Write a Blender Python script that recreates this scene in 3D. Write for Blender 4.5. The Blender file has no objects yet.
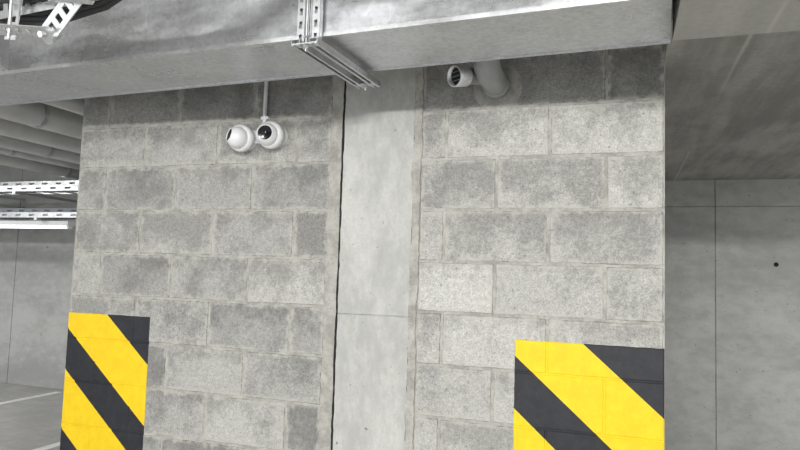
import bpy, math, random
from mathutils import Vector, Matrix
random.seed(7)
CY=-3.088; CZ=1.68
sc=bpy.context.scene
try:
    sc.view_settings.view_transform='Standard'; sc.view_settings.look='None'
except Exception: pass

# ---------------------------------------------------------------- materials
class NT:
    def __init__(s,name):
        s.m=bpy.data.materials.new(name); s.m.use_nodes=True; s.t=s.m.node_tree; s.t.nodes.clear()
        s.out=s.t.nodes.new('ShaderNodeOutputMaterial'); s.b=s.t.nodes.new('ShaderNodeBsdfPrincipled')
        s.t.links.new(s.b.outputs[0],s.out.inputs[0])
        s.tc=s.t.nodes.new('ShaderNodeTexCoord')
    def set(s,inp,v):
        if isinstance(v,bpy.types.NodeSocket): s.t.links.new(v,inp)
        elif v is not None: inp.default_value=v
    def math(s,op,a,b=None,c=None,clamp=False):
        n=s.t.nodes.new('ShaderNodeMath'); n.operation=op; n.use_clamp=clamp
        s.set(n.inputs[0],a); s.set(n.inputs[1],b)
        if c is not None: s.set(n.inputs[2],c)
        return n.outputs[0]
    def vmath(s,op,a,b):
        n=s.t.nodes.new('ShaderNodeVectorMath'); n.operation=op; s.set(n.inputs[0],a); s.set(n.inputs[1],b); return n.outputs[0]
    def noise(s,vec,scale,detail=4,rough=.55,dist=0):
        n=s.t.nodes.new('ShaderNodeTexNoise'); s.set(n.inputs['Vector'],vec)
        n.inputs['Scale'].default_value=scale; n.inputs['Detail'].default_value=detail
        n.inputs['Roughness'].default_value=rough; n.inputs['Distortion'].default_value=dist
        return n.outputs[0]
    def step(s,v,a,b,lo=0.,hi=1.):
        n=s.t.nodes.new('ShaderNodeMapRange'); n.interpolation_type='SMOOTHSTEP'
        s.set(n.inputs[0],v); n.inputs[1].default_value=a; n.inputs[2].default_value=b
        n.inputs[3].default_value=lo; n.inputs[4].default_value=hi; return n.outputs[0]
    def mix(s,f,a,b,mode='MIX'):
        n=s.t.nodes.new('ShaderNodeMix'); n.data_type='RGBA'; n.blend_type=mode
        s.set(n.inputs[0],f)
        for i,v in ((6,a),(7,b)):
            if isinstance(v,tuple) and len(v)==3: v=(*v,1)
            s.set(n.inputs[i],v)
        return n.outputs[2]
    def gray(s,v):
        n=s.t.nodes.new('ShaderNodeCombineColor'); [s.t.links.new(v,n.inputs[i]) for i in range(3)]; return n.outputs[0]
    def attr(s,name):
        n=s.t.nodes.new('ShaderNodeAttribute'); n.attribute_name=name; return n.outputs['Fac']
    def scale(s,vec,sx,sy,sz): return s.vmath('MULTIPLY',vec,(sx,sy,sz))
    def sep(s,vec):
        n=s.t.nodes.new('ShaderNodeSeparateXYZ'); s.set(n.inputs[0],vec); return n.outputs
    def bump(s,h,strength=.4,dist=.004):
        n=s.t.nodes.new('ShaderNodeBump'); n.inputs['Strength'].default_value=strength; n.inputs['Distance'].default_value=dist
        s.set(n.inputs['Height'],h); s.t.links.new(n.outputs[0],s.b.inputs['Normal'])
    def col(s,c):
        if isinstance(c,tuple) and len(c)==3: c=(*c,1)
        s.set(s.b.inputs['Base Color'],c)
    def p(s,**k):
        for a,v in k.items(): s.set(s.b.inputs[a.replace('_',' ')],v)

def simple(name,c,rough=.5,metal=0.,var=.12,scale=12):
    m=NT(name); n=m.noise(m.tc.outputs['Object'],scale,5,.6)
    a=tuple(x*(1-var) for x in c); b=tuple(min(1,x*(1+var)) for x in c)
    m.col(m.mix(m.step(n,.3,.7),a,b)); m.p(Roughness=rough,Metallic=metal); return m.m

def mat_block(name='block_masonry'):
    m=NT(name); o=m.tc.outputs['Object']
    rnd,tone,w,h=m.attr('b_rnd'),m.attr('b_tone'),m.attr('b_w'),m.attr('b_h')
    uv=m.sep(m.tc.outputs['UV']); u,v=uv[0],uv[1]
    off=m.vmath('ADD',o,m.scale(m.gray(rnd),0,37.,0))
    n1=m.noise(off,4.6,7,.62,.2); n2=m.noise(off,18,6,.7); n3=m.noise(o,150,3,.65); n4=m.noise(o,75,2,.5); n5=m.noise(o,48,4,.7)
    ed=m.math('MINIMUM',m.math('MULTIPLY',m.math('MINIMUM',u,m.math('SUBTRACT',1.,u)),w),
              m.math('MULTIPLY',m.math('MINIMUM',v,m.math('SUBTRACT',1.,v)),h))
    d=m.math('ADD',m.math('MULTIPLY',n1,.65),m.math('MULTIPLY',n2,.35))
    d=m.math('ADD',d,m.math('MULTIPLY',m.math('SUBTRACT',v,.5),.12))
    d=m.math('ADD',d,m.math('MULTIPLY',m.math('SUBTRACT',rnd,.5),.14))
    dk=m.step(d,.40,.63)
    base=m.mix(dk,(.475,.47,.445),(.30,.297,.282))
    base=m.mix(1.,base,m.mix(tone,(.62,.62,.625),(1.12,1.12,1.10)),'MULTIPLY')
    base=m.mix(1.,base,m.gray(m.step(n3,.3,.7,.76,1.20)),'MULTIPLY')
    base=m.mix(1.,base,m.gray(m.step(n5,.3,.7,.84,1.14)),'MULTIPLY')
    base=m.mix(m.step(n4,.65,.73,0,.7),base,(.11,.108,.10))
    ee=m.math('ADD',ed,m.math('MULTIPLY',m.math('SUBTRACT',n2,.5),.085))
    sm=m.step(ee,-.004,.021,.85,0.)
    base=m.mix(sm,base,(.45,.44,.40))
    ln=m.math('MULTIPLY',m.step(ed,.0,.006,1.,0.),m.step(n2,.42,.58))
    base=m.mix(m.math('MULTIPLY',ln,.65),base,(.13,.125,.11))  # thin joint shadow along block edges, painted into the colour
    m.col(base); m.p(Roughness=.95)
    hh=m.math('ADD',m.math('MULTIPLY',n3,.6),m.math('ADD',n2,m.math('MULTIPLY',m.step(n4,.62,.72),-1.)))
    m.bump(hh,.6,.004); return m.m

def mat_concrete(name,c,var=.16,sx=1,sy=1,sz=1,pits=True,scale=1.6,bump=.25,dark=(0.1,.1,.095)):
    m=NT(name); o=m.tc.outputs['Object']; s=m.scale(o,sx,sy,sz)
    n1=m.noise(s,scale,6,.62,.4); n2=m.noise(s,scale*7,6,.68); n3=m.noise(o,90,3,.6)
    f=m.math('ADD',m.math('MULTIPLY',n1,.6),m.math('MULTIPLY',n2,.4))
    a=tuple(x*(1-var*1.5) for x in c); b=tuple(x*(1+var) for x in c)
    base=m.mix(m.step(f,.38,.62),a,b)
    base=m.mix(m.step(n3,.3,.75,0,.25),base,tuple(x*.65 for x in c))
    if pits:
        base=m.mix(m.step(m.noise(o,38,2,.5),.70,.76,0,.7),base,dark)
    m.col(base); m.p(Roughness=.85); m.bump(m.math('ADD',n2,m.math('MULTIPLY',n3,.4)),bump,.004); return m.m

def mat_ceiling(name,lo=(.235,.233,.215),hi=(.40,.395,.37)):
    m=NT(name); o=m.tc.outputs['Object']; s=m.sep(o)
    n1=m.noise(m.scale(o,1.4,.7,1),1.6,6,.62,.3); n2=m.noise(m.scale(o,12,1.1,1),1.,5,.6); n3=m.noise(o,40,4,.65)
    f=m.math('ADD',m.math('MULTIPLY',n1,.6),m.math('MULTIPLY',n2,.4))
    base=m.mix(m.step(f,.38,.63),lo,hi)
    base=m.mix(m.step(n3,.4,.7,0,.3),base,tuple(x*.8 for x in lo))
    fx=m.math('ABSOLUTE',m.math('SUBTRACT',m.math('FLOORED_MODULO',m.math('ADD',s[0],m.math('MULTIPLY',n1,.03)),1.0),.5))
    ln=m.math('MULTIPLY',m.step(fx,.0,.014,1.,0.),m.step(m.noise(m.scale(o,2,.5,1),1.3,3),.42,.56))
    base=m.mix(m.math('MULTIPLY',ln,.6),base,(.55,.54,.50))
    m.col(base); m.p(Roughness=.85); m.bump(f,.3,.006); return m.m

def mat_mortar(name='mortar',c=(.41,.40,.365)):
    m=NT(name); o=m.tc.outputs['Object']; n1=m.noise(o,9,6,.7); n2=m.noise(o,70,4,.65)
    base=m.mix(m.step(n1,.35,.65),tuple(x*.72 for x in c),tuple(x*1.12 for x in c))
    base=m.mix(m.step(n2,.55,.7,0,.5),base,tuple(x*.5 for x in c))
    m.col(base); m.p(Roughness=.95); m.bump(m.math('ADD',n2,n1),.8,.006); return m.m

def mat_hazard(name,x0,slope=.88):
    m=NT(name); o=m.tc.outputs['Object']; s=m.sep(o)
    z=m.math('SUBTRACT',s[2],CZ)
    c=m.math('ADD',z,m.math('MULTIPLY',m.math('SUBTRACT',s[0],x0),slope))
    fr=m.math('FLOORED_MODULO',m.math('ADD',c,.02+5.8),.58)
    yel=m.math('MULTIPLY',m.math('GREATER_THAN',fr,.24),m.math('LESS_THAN',c,.1))
    n=m.noise(o,14,6,.7); n3=m.noise(o,90,3,.6)
    yc=m.mix(m.step(n,.35,.7),(.80,.535,.002),(.88,.61,.004)); bc=m.mix(m.step(n,.35,.7),(.011,.012,.016),(.021,.022,.029))
    base=m.mix(yel,bc,yc)
    base=m.mix(m.step(m.noise(o,55,3,.6),.70,.78,0,.45),base,(.16,.13,.07))
    m.col(base); m.p(Roughness=.6); m.bump(m.math('ADD',n3,n),.3,.003); return m.m

def mat_galv(name='galvanised_steel',c=(.62,.63,.64),metal=.8,rough=.38,bd=.01):
    m=NT(name); o=m.tc.outputs['Object']
    v=m.t.nodes.new('ShaderNodeTexVoronoi'); v.inputs['Scale'].default_value=60; m.t.links.new(o,v.inputs['Vector'])
    cs=m.t.nodes.new('ShaderNodeSeparateColor'); m.t.links.new(v.outputs['Color'],cs.inputs[0])
    n=m.noise(m.scale(o,1,1,3),3,6,.65); nb=m.noise(m.scale(o,.8,1,1.6),2.2,2,.5)
    f=m.math('ADD',m.math('MULTIPLY',cs.outputs[0],.22),m.math('MULTIPLY',n,.8))
    base=m.mix(m.step(f,.3,.75),tuple(x*.85 for x in c),tuple(x*1.12 for x in c))
    m.col(base); m.p(Metallic=metal,Roughness=m.step(n,.3,.7,rough-.06,rough+.1)); m.bump(nb,.5,bd); return m.m

def mat_emit(name,c,s):
    m=NT(name); m.col(c); m.set(m.b.inputs['Emission Color'],(*c,1)); m.b.inputs['Emission Strength'].default_value=s; return m.m

M_BLK=mat_block(); M_MOR=mat_mortar(); M_MORD=mat_mortar('rough_mortar',(.41,.40,.365))
M_COL=mat_concrete('column_concrete',(.485,.483,.46),.13,1,1,.5,True,2.4)
M_WALL=mat_concrete('wall_concrete',(.45,.45,.435),.13,.6,.6,1)
M_CEIL=mat_ceiling('ceiling_concrete')
M_BEAM=mat_ceiling('beam_concrete',(.36,.358,.34),(.46,.457,.44))
M_FLOOR=mat_concrete('floor_concrete',(.45,.445,.43),.10,1,1,1)
M_GALV=mat_galv(); M_GALV2=mat_galv('duct_steel',(.59,.60,.62),.85,.30,.03)
M_DARK=simple('black_gap',(.012,.012,.012),.9)
M_WHITE=simple('white_plastic',(.76,.76,.77),.35,0,.02)
M_LENS=simple('black_glass',(.008,.008,.01),.12)
M_PVC=simple('grey_pvc',(.30,.305,.305),.45,0.2,.08)
M_PIPE=simple('pipe_insulation',(.68,.68,.67),.5,.2,.08,4)
M_LINE=simple('road_paint',(.80,.80,.78),.7,0,.12,8)
M_CABLE=simple('cable_rubber',(.03,.03,.035),.6)

# ---------------------------------------------------------------- mesh builder
class MB:
    def __init__(s): s.v=[]; s.f=[]; s.m=[]; s.sm=[]; s.mats=[]
    def mi(s,mat):
        if mat not in s.mats: s.mats.append(mat)
        return s.mats.index(mat)
    def add(s,vs,fs,mat,smooth=False):
        b=len(s.v); s.v+= [tuple(x) for x in vs]; i=s.mi(mat)
        for f in fs: s.f.append([b+k for k in f]); s.m.append(i); s.sm.append(smooth)
    def box(s,a,b,mat):
        (x0,y0,z0),(x1,y1,z1)=a,b
        s.add([(x0,y0,z0),(x1,y0,z0),(x1,y1,z0),(x0,y1,z0),(x0,y0,z1),(x1,y0,z1),(x1,y1,z1),(x0,y1,z1)],
              [(0,3,2,1),(4,5,6,7),(0,1,5,4),(1,2,6,5),(2,3,7,6),(3,0,4,7)],mat)
    def obox(s,p0,p1,side,w,t,mat):
        p0=Vector(p0);p1=Vector(p1);d=(p1-p0).normalized();sd=Vector(side);sd=(sd-d*sd.dot(d)).normalized();n=d.cross(sd)
        vs=[]
        for p in (p0,p1):
            for a,b in ((-1,-1),(1,-1),(1,1),(-1,1)): vs.append(p+sd*(a*w/2)+n*(b*t/2))
        s.add(vs,[(0,3,2,1),(4,5,6,7),(0,1,5,4),(1,2,6,5),(2,3,7,6),(3,0,4,7)],mat)
    def perf(s,p0,p1,side,w,t,mat,pitch=.05,slot=.028,sw=.4):
        p0=Vector(p0);p1=Vector(p1);L=(p1-p0).length;d=(p1-p0)/L;sd=Vector(side);sd=(sd-d*sd.dot(d)).normalized()
        rw=w*(1-sw)/2
        for g in (-1,1):
            o=sd*(g*(w/2-rw/2)); s.obox(p0+o,p1+o,side,rw,t,mat)
        n=max(1,int(L/pitch)); pt=L/n
        for i in range(n):
            a=i*pt; s.obox(p0+d*(a),p0+d*(a+pt-slot),side,w*sw,t,mat)
    def channel(s,p0,p1,side,w,h,t,mat):
        p0=Vector(p0);p1=Vector(p1);d=(p1-p0).normalized();sd=Vector(side);sd=(sd-d*sd.dot(d)).normalized();n=d.cross(sd)
        s.perf(p0,p1,side,w,t,mat)
        for g in (-1,1):
            o=sd*(g*(w/2-t/2))+n*(h/2); s.obox(p0+o,p1+o,n,h,t,mat)
            o=sd*(g*(w/2-t*2.2))+n*(h); s.obox(p0+o,p1+o,side,t*4,t,mat)
    def cyl(s,p0,p1,r0,mat,r1=None,n=24,cap=True,smooth=True):
        p0=Vector(p0);p1=Vector(p1);r1=r0 if r1 is None else r1;d=(p1-p0).normalized()
        a=d.orthogonal().normalized();b=d.cross(a);vs=[]
        for p,r in ((p0,r0),(p1,r1)):
            for i in range(n):
                t=2*math.pi*i/n; vs.append(p+a*(r*math.cos(t))+b*(r*math.sin(t)))
        s.add(vs,[(i,(i+1)%n,n+(i+1)%n,n+i) for i in range(n)],mat,smooth)
        if cap:
            s.add(vs[:n],[tuple(range(n))[::-1]],mat); s.add(vs[n:],[tuple(range(n))],mat)
    def lathe(s,p,d,prof,mat,n=32):
        p=Vector(p);d=Vector(d).normalized();a=d.orthogonal().normalized();b=d.cross(a);vs=[]
        for (h,r) in prof:
            for i in range(n):
                t=2*math.pi*i/n; vs.append(p+d*h+a*(r*math.cos(t))+b*(r*math.sin(t)))
        fs=[]
        for k in range(len(prof)-1):
            for i in range(n): fs.append((k*n+i,k*n+(i+1)%n,(k+1)*n+(i+1)%n,(k+1)*n+i))
        s.add(vs,fs,mat,True)
    def tube(s,pts,r,mat,n=20):
        pts=[Vector(p) for p in pts]; vs=[]; 
        d0=(pts[1]-pts[0]).normalized(); a=d0.orthogonal().normalized()
        for i,p in enumerate(pts):
            d=(pts[min(i+1,len(pts)-1)]-pts[max(i-1,0)]).normalized(); a=(a-d*a.dot(d)).normalized(); b=d.cross(a)
            for k in range(n):
                t=2*math.pi*k/n; vs.append(p+a*(r*math.cos(t))+b*(r*math.sin(t)))
        fs=[(i*n+k,i*n+(k+1)%n,(i+1)*n+(k+1)%n,(i+1)*n+k) for i in range(len(pts)-1) for k in range(n)]
        s.add(vs,fs,mat,True)
    def obj(s,name,parent=None):
        me=bpy.data.meshes.new(name); me.from_pydata(s.v,[],s.f)
        for m in s.mats: me.materials.append(m)
        for p,i,k in zip(me.polygons,s.m,s.sm): p.material_index=i; p.use_smooth=k
        me.update(); o=bpy.data.objects.new(name,me); sc.collection.objects.link(o)
        if parent: o.parent=parent
        return o
def sphere_prof(r,a0,a1,n=14):
    return [(r*math.sin(a0+(a1-a0)*i/n), r*math.cos(a0+(a1-a0)*i/n)) for i in range(n+1)]

# ---------------------------------------------------------------- block wall
XL,XR=-3.11,.175
ZJ0=2.50; CEIL=3.1; YB=3.9; CEIL2=2.69
zj={}
for k in range(-3,11): zj[k]=min(CEIL,max(0,ZJ0-.25*k+random.uniform(-.003,.003)))
blocks=[]
for k in range(-3,10):
    zt,zb=zj[k],zj[k+1]
    if zt-zb<.02: continue
    even=(k%2==0)
    js=[.175-.5*n for n in range(0,4)] if even else [.175]+[-.073-.5*n for n in range(0,4)]
    js=[j for j in js if j>-.95]+[-.955]; js=sorted(set(js))
    for a,b in zip(js[:-1],js[1:]):
        if b-a>.015: blocks.append([a,b,zb,zt,0,k])
    js=[-1.645-.495*n for n in range(0,4)] if even else [-1.908-.495*n for n in range(0,4)]
    js=[j for j in js if j>XL+.03]+[XL,-1.445]; js=sorted(js)
    for a,b in zip(js[:-1],js[1:]):
        blocks.append([a,b,zb,zt,1,k])
for b in blocks:
    t=random.uniform(.5,.95) if b[4]==0 else random.uniform(.15,.75)  # left blocks darker: weaker light on that side painted into tone
    if b[5]<0: t*=.2  # rows behind the duct toned down, painting in its shadow
    b.append(random.random()); b.append(t)

def jag(x0,x1,z0,z1,rg,amp,step=.025):
    pts=[]
    def seg(ax,az,bx,bz):
        L=math.hypot(bx-ax,bz-az); n=max(2,int(L/step))
        for i in range(n):
            t=i/n; j=rg.uniform(-amp,amp); j2=rg.uniform(-amp,amp)*.3
            px=ax+(bx-ax)*t; pz=az+(bz-az)*t
            if abs(bx-ax)>abs(bz-az): px+=j2;pz+=j
            else: px+=j;pz+=j2
            pts.append((px,pz))
    seg(x0,z0,x1,z0); seg(x1,z0,x1,z1); seg(x1,z1,x0,z1); seg(x0,z1,x0,z0)
    return pts

def block_mesh(name,blist,mat,yoff,rec,jw,clip=None,extra=None,amp=.0026):
    vs=[];fs=[];uvs=[];fa=[];mi=[]
    for bi,(a,b,zb,zt,side,k,rnd,tone) in enumerate(blist):
        A,B,C,D=a+jw/2,b-jw/2,zb+jw/2,zt-jw/2
        if clip:
            A2,B2,C2,D2=max(A,clip[0]),min(B,clip[1]),max(C,clip[2]),min(D,clip[3])
            if B2-A2<.01 or D2-C2<.01: continue
        else: A2,B2,C2,D2=A,B,C,D
        rg=random.Random(int(rnd*1e6))
        yj=rg.uniform(-.0015,.0015); ty=rg.uniform(-.004,.004)
        pts=jag(A2,B2,C2,D2,rg,amp)
        n=len(pts); base=len(vs); cx,cz=(A2+B2)/2,(C2+D2)/2
        bev=.003
        for (x,z) in pts:
            sx=bev*(1 if x<cx else -1) if min(x-A2,B2-x)<.006 else 0
            sz=bev*(1 if z<cz else -1) if min(z-C2,D2-z)<.006 else 0
            vs.append((x+sx,yj+yoff+ty*(x-a),z+sz))
        for (x,z) in pts: vs.append((x,yj+yoff+ty*(x-a)+bev,z))
        for (x,z) in pts: vs.append((x,rec+.003,z))
        f=list(range(base,base+n)); fl=[f]
        for r in range(2):
            for i in range(n):
                fl.append([base+r*n+i,base+(r+1)*n+i,base+(r+1)*n+(i+1)%n,base+r*n+(i+1)%n])
        for ff in fl:
            fs.append(ff); mi.append(0); fa.append((rnd,tone,B-A,D-C))
            for vi in ff:
                x,_,z=vs[vi]; uvs+=[(x-A)/(B-A),(z-C)/(D-C)]
    if extra:
        for (a,b,m) in extra:
            (x0,y0,z0),(x1,y1,z1)=a,b; base=len(vs)
            vs+=[(x0,y0,z0),(x1,y0,z0),(x1,y1,z0),(x0,y1,z0),(x0,y0,z1),(x1,y0,z1),(x1,y1,z1),(x0,y1,z1)]
            for q in [(0,3,2,1),(4,5,6,7),(0,1,5,4),(1,2,6,5),(2,3,7,6),(3,0,4,7)]:
                fs.append([base+i for i in q]); mi.append(m); fa.append((.5,.5,.5,.25))
                for _ in q: uvs+=[.5,.5]
    me=bpy.data.meshes.new(name); me.from_pydata(vs,[],fs)
    for m in mat: me.materials.append(m)
    me.polygons.foreach_set('material_index',mi)
    me.uv_layers.new(name='UVMap'); me.uv_layers['UVMap'].data.foreach_set('uv',uvs)
    for i,an in enumerate(('b_rnd','b_tone','b_w','b_h')):
        me.attributes.new(an,'FLOAT','FACE'); me.attributes[an].data.foreach_set('value',[q[i] for q in fa])
    me.update(); o=bpy.data.objects.new(name,me); sc.collection.objects.link(o); return o

block_mesh('wall_middle',blocks,[M_BLK,M_MOR],0,.0035,.013,
    extra=[((XL,.0030,0),(-1.375,.24,CEIL),1),((-.99,.0030,0),(XR,.24,CEIL),1)])

for (x0,x1,ref) in ((-3.112,-2.526,-3.13),(-.470,.174,-.469)):
    mh=mat_hazard('hazard_paint_%d'%(abs(ref)*10),ref)
    block_mesh('hazard_stripe_marking',blocks,[mh,mh],-.0035,.0003,.007,clip=(x0,x1,.30,CZ-.287),
        extra=[((x0,-.0002,.30),(x1,.0022,CZ-.287),1)],amp=.0008)

# ---------------------------------------------------------------- concrete column + rough mortar strips
mb=MB(); zs=1.47
def slabj(mb,x0,x1,z0,z1,y,mat,seed):
    pts=jag(x0,x1,z0,z1,random.Random(seed),.0022,.03); n=len(pts)
    vs=[(x,y,z) for x,z in pts]+[(x,.02,z) for x,z in pts]
    mb.add(vs,[tuple(range(n))]+[(i,n+i,n+(i+1)%n,(i+1)%n) for i in range(n)],mat)
slabj(mb,-1.372,-.992,zs+.003,CEIL-.003,-.004,M_COL,3); slabj(mb,-1.372,-.992,.0,zs-.003,-.0035,M_COL,5)
mb.box((-1.376,.0035,0),(-.992,.24,CEIL),M_COL)
column=mb.obj('concrete_column')
def strip(mb,xa,xb,y,mat,amp,z0=0,z1=CEIL,rg=random,ampr=None):
    ampr=amp if ampr is None else ampr
    n=int((z1-z0)/.02); vs=[];fs=[];la=ra=0
    for i in range(n+1):
        z=z0+(z1-z0)*i/n
        la=la*.75+rg.uniform(-amp,amp)*.6; ra=ra*.75+rg.uniform(-ampr,ampr)*.6
        yy=y+rg.uniform(-.001,.001)
        vs+=[(xa+la,.004,z),(xa+la+.003,yy,z),((xa+xb)/2+la,yy-.001,z),(xb+ra-.003,yy,z),(xb+ra,.004,z)]
    for i in range(n):
        for k in range(4):
            a=i*5+k; fs.append((a,a+1,a+6,a+5))
    mb.add(vs,fs,mat)
mb=MB()
strip(mb,-1.452,-1.382,-.0015,M_MORD,.006,ampr=.003)
strip(mb,-.996,-.950,-.0050,M_MORD,.0065)
mb.box((-1.387,-.0003,0),(-1.3725,.0038,CEIL),M_DARK)
mb.obj('edge_mortar',column)

# ---------------------------------------------------------------- room shell
def slab(name,a,b,mat):
    m=MB(); m.box(a,b,mat); return m.obj(name)
slab('floor',(-14,-9,-.1),(7,YB+.2,0),M_FLOOR)
slab('ceiling',(-14,-9,CEIL),(7,YB+.2,CEIL+.2),M_CEIL)
slab('ceiling',(.176,-.508,CEIL2),(6.99,YB-.002,CEIL-.001),M_CEIL)
mb=MB()
xs=[-14,-11.2,-8.05,-6.9,-2.2,.85,3.9,7.]; zz=[0,2.43,CEIL]
for a,b in zip(xs[:-1],xs[1:]):
    for c,d in zip(zz[:-1],zz[1:]): mb.box((a+.005,YB,c+.004),(b-.005,YB+.2,d-.004),M_WALL)
mb.box((-14,YB+.010,0),(7,YB+.19,CEIL),M_MORD)
for x in (-10.2,-8.9,-7.5): 
    for z in (.7,1.9): mb.cyl((x,YB-.002,z),(x,YB+.01,z),.018,M_MORD)
for x in (1.37,2.6,-.3):
    for z in (.62,1.88): mb.cyl((x,YB-.002,z),(x,YB+.01,z),.021,M_DARK if z>1 else M_MORD)
mb.obj('wall_back')
slab('wall_right',(7,-9,0),(7.2,YB+.2,CEIL),M_WALL)
slab('concrete_beam',(.172,-1.35,2.58),(6.99,-.51,CEIL-.001),M_BEAM)

for x in (-4.96,-6.97,-9.3):
    slab('parking_line',(x-.05,-2,.0005),(x+.05,YB-.15,.004),M_LINE)

# ---------------------------------------------------------------- ventilation duct
ux=Vector((1,-.0515,0)).normalized(); uy=Vector((.0515,1,0)).normalized(); P0=Vector((.165,-.498,2.58))
DW=.435; DH=.30
def dp(l,w,h): return P0-ux*l-uy*w+Vector((0,0,h))
def dbox(mb,l0,l1,w0,w1,h0,h1,mat):
    vs=[dp(l1,w1,h0),dp(l0,w1,h0),dp(l0,w0,h0),dp(l1,w0,h0),dp(l1,w1,h1),dp(l0,w1,h1),dp(l0,w0,h1),dp(l1,w0,h1)]
    mb.add(vs,[(0,3,2,1),(4,5,6,7),(0,1,5,4),(1,2,6,5),(2,3,7,6),(3,0,4,7)],mat)
mb=MB(); ls=[0,1.285,4.6,5.7,7.5]
for i,(a,b) in enumerate(zip(ls[:-1],ls[1:])):
    dbox(mb,a,b,0,DW,0,DH,M_GALV2)
    for k in range(1,4):
        l=a+(b-a)*k/4
        dbox(mb,l-.004,l+.004,DW,DW+.0015,.02,DH-.02,M_GALV2)
    if i: 
        for s0 in (-.014,.002):
            dbox(mb,a+s0,a+s0+.012,-.022,DW+.022,-.022,.002,M_GALV); dbox(mb,a+s0,a+s0+.012,DW-.002,DW+.022,-.022,DH+.02,M_GALV)
            dbox(mb,a+s0,a+s0+.012,-.022,0,-.022,DH+.02,M_GALV)
dbox(mb,0,7.5,-.007,.012,-.004,.012,M_GALV); dbox(mb,0,7.5,DW-.012,DW+.005,-.003,.014,M_GALV)
for i in range(60):
    p=dp(.03+i*.04,.004,-.004); mb.cyl(p,p-Vector((0,0,.003)),.004,M_GALV,n=8)
mb.obj('ventilation_duct')

mb=MB()
for l in (1.245,1.32):
    a=dp(l,-.10,-.026); b=dp(l,DW+.06,-.026)
    mb.channel(b,a,ux,.036,.022,.0025,M_GALV)
for l in (1.25,1.315):
    for w in (DW+.035,):
        a=dp(l,w,-.05); b=dp(l,w,.519); mb.channel(a,b,ux,.032,.022,.0025,M_GALV)
for w in (-.06,DW+.045):
    a=dp(1.283,w,-.07); b=dp(1.283,w,.519); mb.cyl(a,b,.005,M_GALV,n=12)
    for h in (-.06,-.052,-.02): mb.cyl(dp(1.283,w,h),dp(1.283,w,h+.008),.011,M_GALV,n=6,smooth=False)
    mb.obox(dp(1.23,w,-.045),dp(1.335,w,-.045),uy,.04,.004,M_GALV)
mb.obj('duct_support_bracket')

# ---------------------------------------------------------------- hanging perforated bracket (upper left)
mb=MB()
mb.perf((-2.30,-1.50,2.50),(-1.86,-1.38,2.475),(.3,-.9,.3),.06,.004,M_GALV,.04,.022,.45)
mb.perf((-1.90,-1.38,2.475),(-1.62,-1.44,2.68),(.2,-.2,.9),.075,.004,M_GALV,.04,.022,.45)
mb.perf((-2.35,-1.36,2.60),(-1.62,-1.36,2.64),(0,0,1),.10,.003,M_GALV,.05,.03,.4)
mb.perf((-2.05,-1.40,2.46),(-2.00,-1.40,2.80),(1,0,0),.05,.004,M_GALV,.04,.022,.45)
mb.perf((-2.25,-1.40,2.68),(-1.66,-1.42,2.56),(0,.3,1),.05,.004,M_GALV,.04,.022,.45)
mb.cyl((-1.88,-1.40,2.45),(-1.88,-1.36,2.49),.022,M_GALV,n=24,smooth=False)
mb.cyl((-1.88,-1.43,2.455),(-1.88,-1.40,2.465),.012,M_GALV,n=6,smooth=False)
mb.cyl((-2.02,-1.43,2.45),(-2.02,-1.43,CEIL-.001),.006,M_GALV,n=12)
mb.cyl((-1.70,-1.42,2.6),(-1.70,-1.42,CEIL-.001),.006,M_GALV,n=12)
for k in range(12):
    y0=-1.28-.02*(k%6); dz=.035*(k//6)
    mb.tube([(-2.6+.02*k,y0,2.70+dz),(-2.3,y0,2.60+.012*(k%6)+dz),(-2.0,y0,2.56+.014*(k%6)+dz),(-1.75,y0,2.60+.01*(k%6)+dz),(-1.5,y0,2.72+dz),(-1.2,y0,2.95)],.014,M_CABLE,10)
mb.obj('perforated_support_bracket')

# ---------------------------------------------------------------- cameras on the wall
root=bpy.data.objects.new('security_camera',None); sc.collection.objects.link(root)
def turret(name,c,look,obj_parent,tilt=(0,-1,-.12),lens=50):
    mb=MB(); c=Vector(c); ax=Vector(tilt).normalized()
    mb.lathe(c,ax,[(0,0),(0,.072),(.030,.074),(.040,.072),(.050,.064),(.052,.055)],M_WHITE,40)
    bc=c+ax*.06
    lk=Vector(look).normalized(); r=.058; A=math.radians(lens)
    mb.lathe(bc,lk,sphere_prof(r,-math.pi/2,A),M_WHITE,40)
    h=r*math.sin(A); rr=r*math.cos(A)
    mb.lathe(bc,lk,[(h,rr),(h+.004,rr*1.02),(h+.004,rr*.93),(h+.001,rr*.91)],M_WHITE,40)
    mb.lathe(bc,lk,[(h+.001,rr*.93),(h+.003,rr*.45),(h+.003,0)],M_LENS,40)
    mb.lathe(bc,lk,[(h+.003,.013),(h+.006,.012),(h+.006,.008),(h+.004,0)],M_LENS,24)
    return mb.obj(name,obj_parent)
turret('camera_left',(-1.945,-.05,2.385),(-.60,-.80,.20),root)
turret('camera_right',(-1.765,-.05,2.395),(.22,-1.,.02),root,lens=44)
mb=MB()
mb.cyl((-1.945,0,2.39),(-1.945,-.052,2.385),.062,M_WHITE,n=32); mb.cyl((-1.765,0,2.40),(-1.765,-.052,2.395),.062,M_WHITE,n=32)
mb.box((-1.90,-.03,2.36),(-1.80,0,2.43),M_WHITE)
mb.cyl((-1.84,-.018,2.42),(-1.84,-.018,CEIL-.001),.011,M_WHITE,n=14)
for z in (2.50,2.75): mb.box((-1.862,-.022,z-.008),(-1.818,-.0,z+.008),M_WHITE)
mb.cyl((-1.84,-.018,2.42),(-1.84,-.018,2.47),.016,M_WHITE,n=14)
mb.obj('mount_box',root)

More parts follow.
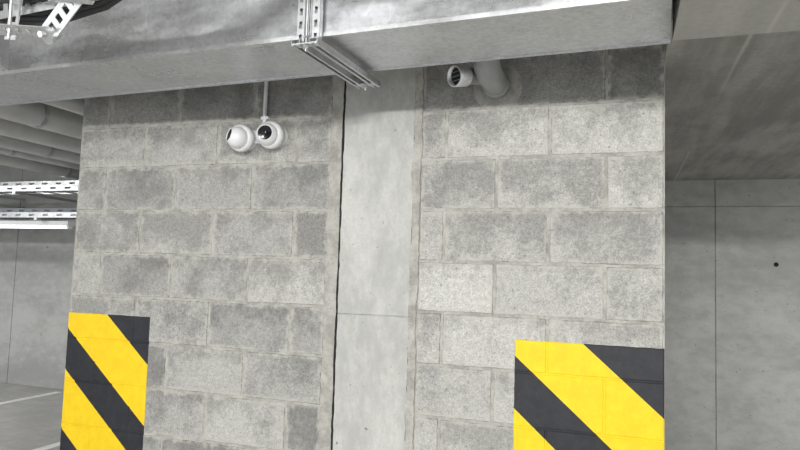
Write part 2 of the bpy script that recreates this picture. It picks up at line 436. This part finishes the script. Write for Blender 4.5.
# ---------------------------------------------------------------- PVC pipe with open branch
mb=MB()
c=Vector((-.575,0,2.595)); R=.060
mb.lathe(c,(0,-1,0),[(0.0,.12),(.004,.11),(.008,.08),(.008,.055)],M_MORD,28)
pts=[(c.x,-.001,c.z),(c.x,-.12,c.z),(c.x,-.22,c.z)]
for i in range(1,9):
    t=math.pi/2*i/8; pts.append((c.x,-.22-.1*math.sin(t),c.z+.1*(1-math.cos(t))))
pts.append((c.x,-.32,CEIL-.001)); mb.tube(pts,R,M_PVC,32)
mb.lathe((c.x,-.03,c.z),(0,-1,0),[(0,R),(0,R+.006),(.05,R+.006),(.05,R)],M_PVC,32)
bp=Vector((-.60,-.17,2.60)); be=Vector((-.71,-.33,2.560)); bd=(be-bp).normalized(); L=(be-bp).length
mb.lathe(bp,bd,[(0,.038),(L-.07,.038),(L-.07,.046)],M_PVC,32)
mb.lathe(bp,bd,[(L-.07,.046),(L,.048),(L,.041),(L-.04,.040)],M_GALV,32)
mb.lathe(bp,bd,[(L-.02,.042),(L-.02,0)],M_DARK,32)
sdv=bd.cross(Vector((0,0,1))).normalized()
for i in range(-1,2):
    q=bp+bd*(L-.012)+Vector((0,0,i*.02)); hw=math.sqrt(.041**2-(i*.02)**2)
    mb.obox(q-sdv*hw,q+sdv*hw,(0,0,1),.0015,.002,M_PVC)
mb.obj('drain_pipe')

# ---------------------------------------------------------------- left distance: pipes, trays, lights
for X,r,z in ((-3.62,.05,2.78),(-4.06,.095,2.76),(-4.6,.095,2.76),(-5.15,.075,2.75),(-5.6,.05,2.75),(-6.05,.08,2.75)):
    mb=MB(); mb.cyl((X,-3,z),(X,YB-.001,z),r,M_PIPE,n=28)
    for y in (-1.,.5,1.6,2.7): 
        mb.cyl((X,y,z),(X,y+.04,z),r+.006,M_GALV,n=28); mb.cyl((X,y+.02,z+r),(X,y+.02,CEIL-.001),.008,M_GALV,n=8)
    mb.obj('ceiling_pipe')
for (z,y,w) in ((2.60,2.75,.35),(2.48,2.3,.3),(2.31,3.0,.3),(2.22,2.6,.25)):
    mb=MB()
    for yy in (y,y+w): mb.perf((-13,yy,z),(-3.3,yy,z),(0,0,1),.06,.003,M_GALV,.2,.08,.35)
    i=-13
    while i<-3.3: mb.box((i,y,z-.03),(i+.04,y+w,z-.022),M_GALV); i+=.25
    for x in (-12,-10.,-8.,-6.3,-4.3):
        mb.box((x,y-.03,z-.06),(x+.04,3.899,z-.03),M_GALV)
    for k in range(4): mb.cyl((-13,y+.04+.05*k,z-.008),(-3.3,y+.04+.05*k,z-.008),.013,M_CABLE if k%2 else M_WHITE,n=10)
    mb.obj('cable_tray')
M_TUBE=mat_emit('tube_glow',(.95,.98,1.),3.)
def lum(x0,x1,y,z):
    mb=MB(); mb.box((x0,y-.06,z),(x1,y+.06,z+.05),M_WHITE); mb.cyl((x0+.03,y,z-.015),(x1-.03,y,z-.015),.018,M_TUBE,n=12)
    for x in (x0+.02,x1-.05): mb.box((x,y-.03,z-.04),(x+.03,y+.03,z),M_WHITE)
    mb.obj('fluorescent_light')
lum(-7.4,-5.9,2.72,2.108)
# ---------------------------------------------------------------- lights
def area(name,loc,sx,sy,power,rot=(0,0,0),c=(1,.995,.98)):
    l=bpy.data.lights.new(name,'AREA'); l.shape='RECTANGLE'; l.size=sx; l.size_y=sy; l.energy=power; l.color=c
    o=bpy.data.objects.new(name,l); o.location=loc; o.rotation_euler=rot; sc.collection.objects.link(o); return o
area('tube_lamp_a',(.6,-5.1,2.93),2.4,.13,285,(math.radians(35),0,0))
area('tube_lamp_b',(-3.2,-5.1,2.93),1.6,.13,135,(math.radians(35),0,0))
area('tube_lamp_c',(3.4,1.6,2.66),1.5,.3,75)
area('tube_lamp_d',(-8.0,.4,3.05),1.5,.3,115)
def point(name,loc,e,r=.25):
    l=bpy.data.lights.new(name,'POINT'); l.energy=e; l.shadow_soft_size=r; l.color=(1,.995,.98)
    o=bpy.data.objects.new(name,l); o.location=loc; sc.collection.objects.link(o)
point('fill_point_a',(5.8,1.4,2.1),60); point('fill_point_b',(-4.2,-3.5,2.2),30)  # unseen fill lights added to brighten the right ceiling and the left side
w=bpy.data.worlds.new('world'); sc.world=w; w.use_nodes=True
bg=w.node_tree.nodes['Background']; bg.inputs[0].default_value=(.86,.91,.97,1); bg.inputs[1].default_value=.92

# ---------------------------------------------------------------- camera
yaw,pitch,roll,fpx=-.32856,.07467,.031403,655.3
f=Vector((math.sin(yaw)*math.cos(pitch),math.cos(yaw)*math.cos(pitch),math.sin(pitch)))
r0=Vector((math.cos(yaw),-math.sin(yaw),0)); u0=r0.cross(f)
r=math.cos(roll)*r0+math.sin(roll)*u0; u=-math.sin(roll)*r0+math.cos(roll)*u0
cam=bpy.data.cameras.new('camera'); co=bpy.data.objects.new('camera',cam); sc.collection.objects.link(co)
cam.sensor_width=36; cam.lens=36*fpx/800; cam.clip_start=.02
M=Matrix(((r.x,u.x,-f.x,0),(r.y,u.y,-f.y,CY),(r.z,u.z,-f.z,CZ),(0,0,0,1))); co.matrix_world=M
sc.camera=co
